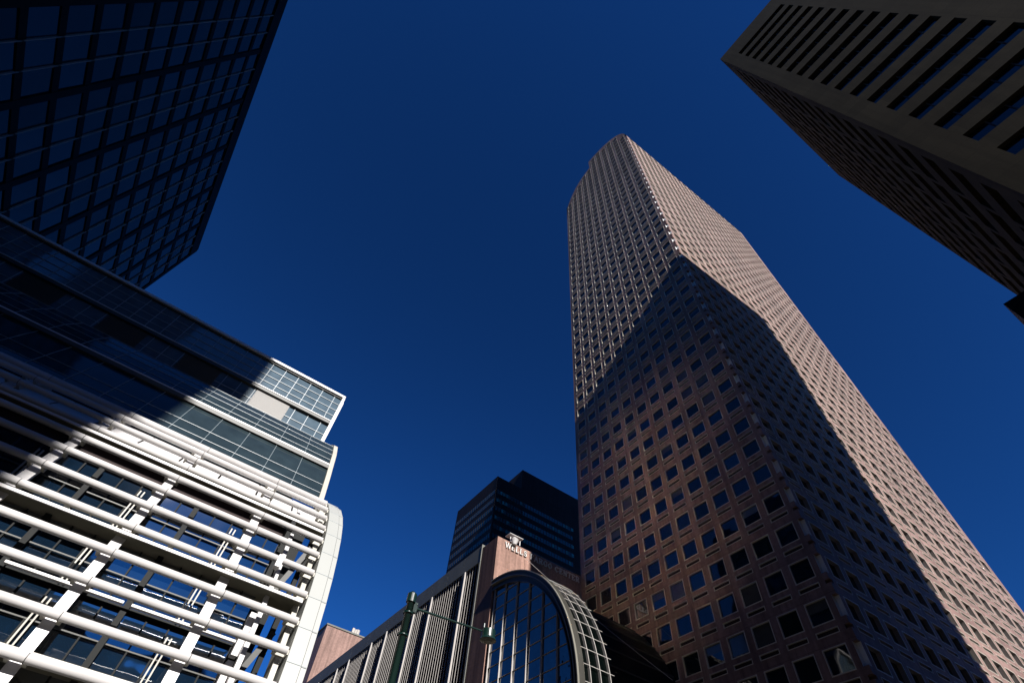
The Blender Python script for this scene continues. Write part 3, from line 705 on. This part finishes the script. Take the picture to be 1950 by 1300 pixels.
def reflector_block():
    # unseen gold glass reflector, added to throw a warm sun patch onto the granite tower
    root = thing('unseen_block', 'dull gold glass reflector block turned at an angle, added out of view left to warm the granite tower', 'building', 'office blocks around the street, out of view')
    az = R(121.0); n = Vector((math.sin(az), math.cos(az), 0)); t = Vector((-n.y, n.x, 0)); c = Vector((-34, -16, 0)); H = 126
    a, b_, d, e = c-t*11, c+t*22, c+t*22-n*16, c-t*11-n*16; up = Vector((0,0,H))
    m = MB()
    for p, q in ((b_,d),(d,e),(e,a)): m.quad(p, q, q+up, p+up)
    m.quad(a+up, b_+up, d+up, e+up); m.build('wall', M['dbrick'], root)
    z = 0.0
    while z < H-1:
        g = MB()
        for k in range(12):
            p = a+(b_-a)*(k/12); q = a+(b_-a)*((k+0.93)/12); j = [n*random.uniform(-0.035, 0.035) for _ in range(4)]
            g.quad(p+Vector((0,0,z))+j[0], q+Vector((0,0,z))+j[1], q+Vector((0,0,min(H,z+3.5)))+j[2], p+Vector((0,0,min(H,z+3.5)))+j[3])
        g.build('window', M['gold'], root); z += 3.8
    m = MB(); m.quad(a-n*0.2, b_-n*0.2, b_-n*0.2+up, a-n*0.2+up); m.build('backing', M['steel'], root)
reflector_block()

# ---------------------------------------------------------------- street lamp
def street_lamp():
    root = thing('street_lamp', 'dark green street lamp pole with a long thin arm and a drum lantern', 'street lamp')
    px, py = 5.69, 13.95
    b = MB(); b.tube((px,py,0.16), (px,py,9.0), 0.12, 0.098, n=24); [b.tube((px,py,z), (px,py,z+0.05), 0.145, n=24) for z in (2.4, 7.9, 8.5)]; b.tube((px,py,0.16), (px,py,0.7), 0.24, 0.2, n=20); b.build('pole', M['green'], root, smooth=True)
    b = MB(); b.tube((px,py,8.82), (px,py,9.06), 0.14, 0.14, n=24); b.tube((px,py,9.06), (px,py,9.14), 0.14, 0.05, n=24); b.build('cap', M['green'], root)
    b = MB(); b.box(px+0.10, px+0.22, py-0.06, py+0.06, 8.58, 8.86); [b.tube((px+0.2,py-0.075,z), (px+0.2,py-0.055,z), 0.02, n=8) for z in (8.63, 8.81)]; b.tube((px+0.2,py,8.72), (8.2,py,8.86), 0.033, 0.025, n=12); b.build('arm', M['green'], root)
    b = MB(); c = (8.45, py)
    for z0, z1, r0, r1 in ((8.72,8.95,0.215,0.215),(8.95,8.99,0.215,0.1),(8.66,8.72,0.26,0.235)):
        b.tube((c[0],c[1],z0), (c[0],c[1],z1), r0, r1, n=28)
    b.tube((c[0]-0.18,c[1],8.98), (c[0]-0.18,c[1],9.1), 0.03, n=8)
    o = b.build('lantern', M['green'], root)
    b = MB(); b.tube((c[0],c[1],8.60), (c[0],c[1],8.655), 0.12, 0.24, n=24); b.build('lens', M['lens'], o)
street_lamp()
def cable():
    b = MB(); p = [Vector((36.3,52.45,40.2)), Vector((36.9,46.0,33.6)), Vector((37.6,39.0,27.0)), Vector((38.2,32.0,20.6))]
    pts = []
    for k in range(13):
        t = k/12; q = p[0].lerp(p[-1], t); q.z -= 1.2*4*t*(1-t)*0.25; pts.append(q)
    for a, c in zip(pts, pts[1:]): b.tube(a, c, 0.025, n=6, cap=False)
    tag(b.build('guy_cable', M['fin']), 'thin pale cable sloping down over the glass vault from the lettered wall', 'cable')
cable()

# ---------------------------------------------------------------- ground
g = MB(); g.quad((-3000,-3000,0), (3000,-3000,0), (3000,3000,0), (-3000,3000,0)); tag(g.build('ground', M['asphalt']), kind='structure')
g = MB(); g.box(-34, 4, 17.8, 60, -0.3, 0.14); g.box(20, 110, 17, 140, -0.3, 0.15); g.box(-200, -1, -90, -3.5, -0.3, 0.15); g.box(24, 110, -90, -3.5, -0.3, 0.16); g.box(-1, 7.4, 12.6, 17.7, -0.3, 0.15)
tag(g.build('pavement', M['paving']), kind='structure')
g = MB()
for k in range(-12, 14): g.quad((8+7*k,8.0,0.004), (11+7*k,8.0,0.004), (11+7*k,8.15,0.004), (8+7*k,8.15,0.004))
tag(g.build('road_markings', M['paint']), kind='structure')

# ---------------------------------------------------------------- sun, sky, camera
EL = math.atan(0.655*math.cos(R(4.8))); DEL = R(4.8)
Ld = Vector((math.sin(DEL)*math.cos(EL), math.cos(DEL)*math.cos(EL), -math.sin(EL)))
sd = bpy.data.lights.new('sun', 'SUN'); sd.energy = 5.0; sd.angle = R(0.53); sd.color = (1.0, 0.955, 0.91)
so = bpy.data.objects.new('sun', sd); COL.objects.link(so); so.rotation_euler = (-Ld).to_track_quat('Z', 'Y').to_euler()
w = bpy.data.worlds.new('World'); scene.world = w; w.use_nodes = True
nt = w.node_tree; bg = nt.nodes['Background']
sky = nt.nodes.new('ShaderNodeTexSky'); sky.sky_type = 'NISHITA'; sky.sun_disc = False
sky.sun_elevation = EL; sky.sun_rotation = R(184.8); sky.altitude = 1600; sky.air_density = 0.9; sky.dust_density = 0.0; sky.ozone_density = 3.0
gm = nt.nodes.new('ShaderNodeGamma'); gm.inputs['Gamma'].default_value = 1.27
nt.links.new(sky.outputs['Color'], gm.inputs['Color']); vm = nt.nodes.new('ShaderNodeVectorMath'); vm.operation = 'MULTIPLY'; vm.inputs[1].default_value = (0.108, 0.385, 0.685)
nt.links.new(gm.outputs['Color'], vm.inputs[0]); nt.links.new(vm.outputs['Vector'], bg.inputs['Color'])
bg.inputs['Strength'].default_value = 0.0505

f, pi_, ro, az = 949.26, R(54.393), R(7.466), R(-29.618)
c, s_ = math.cos(pi_), math.sin(pi_)
fwd = Vector((0, c, s_)); up = Vector((0, -s_, c)); right = Vector((1, 0, 0))
r2 = right*math.cos(ro)+up*math.sin(ro); u2 = -right*math.sin(ro)+up*math.cos(ro)
A = Vector((math.sin(az), math.cos(az), 0)); B = Vector((math.cos(az), -math.sin(az), 0))
cv = lambda v: Vector((v.dot(B), v.dot(A), v.z))
r2, u2, bk = cv(r2), cv(u2), cv(-fwd)
cd = bpy.data.cameras.new('camera'); cam = bpy.data.objects.new('camera', cd); COL.objects.link(cam)
cd.sensor_width = 36; cd.lens = f/1950*36; cd.clip_start = 0.1; cd.clip_end = 8000
cam.matrix_world = Matrix(((r2.x,u2.x,bk.x,CAM.x),(r2.y,u2.y,bk.y,CAM.y),(r2.z,u2.z,bk.z,CAM.z),(0,0,0,1)))
scene.camera = cam
scene.view_settings.view_transform = 'Standard'; scene.view_settings.look = 'None'
scene.view_settings.exposure = 1.0; scene.view_settings.gamma = 1.0
scene.cycles.caustics_reflective = True; scene.cycles.blur_glossy = 0.0; scene.cycles.max_bounces = 8; scene.cycles.sample_clamp_indirect = 200.0
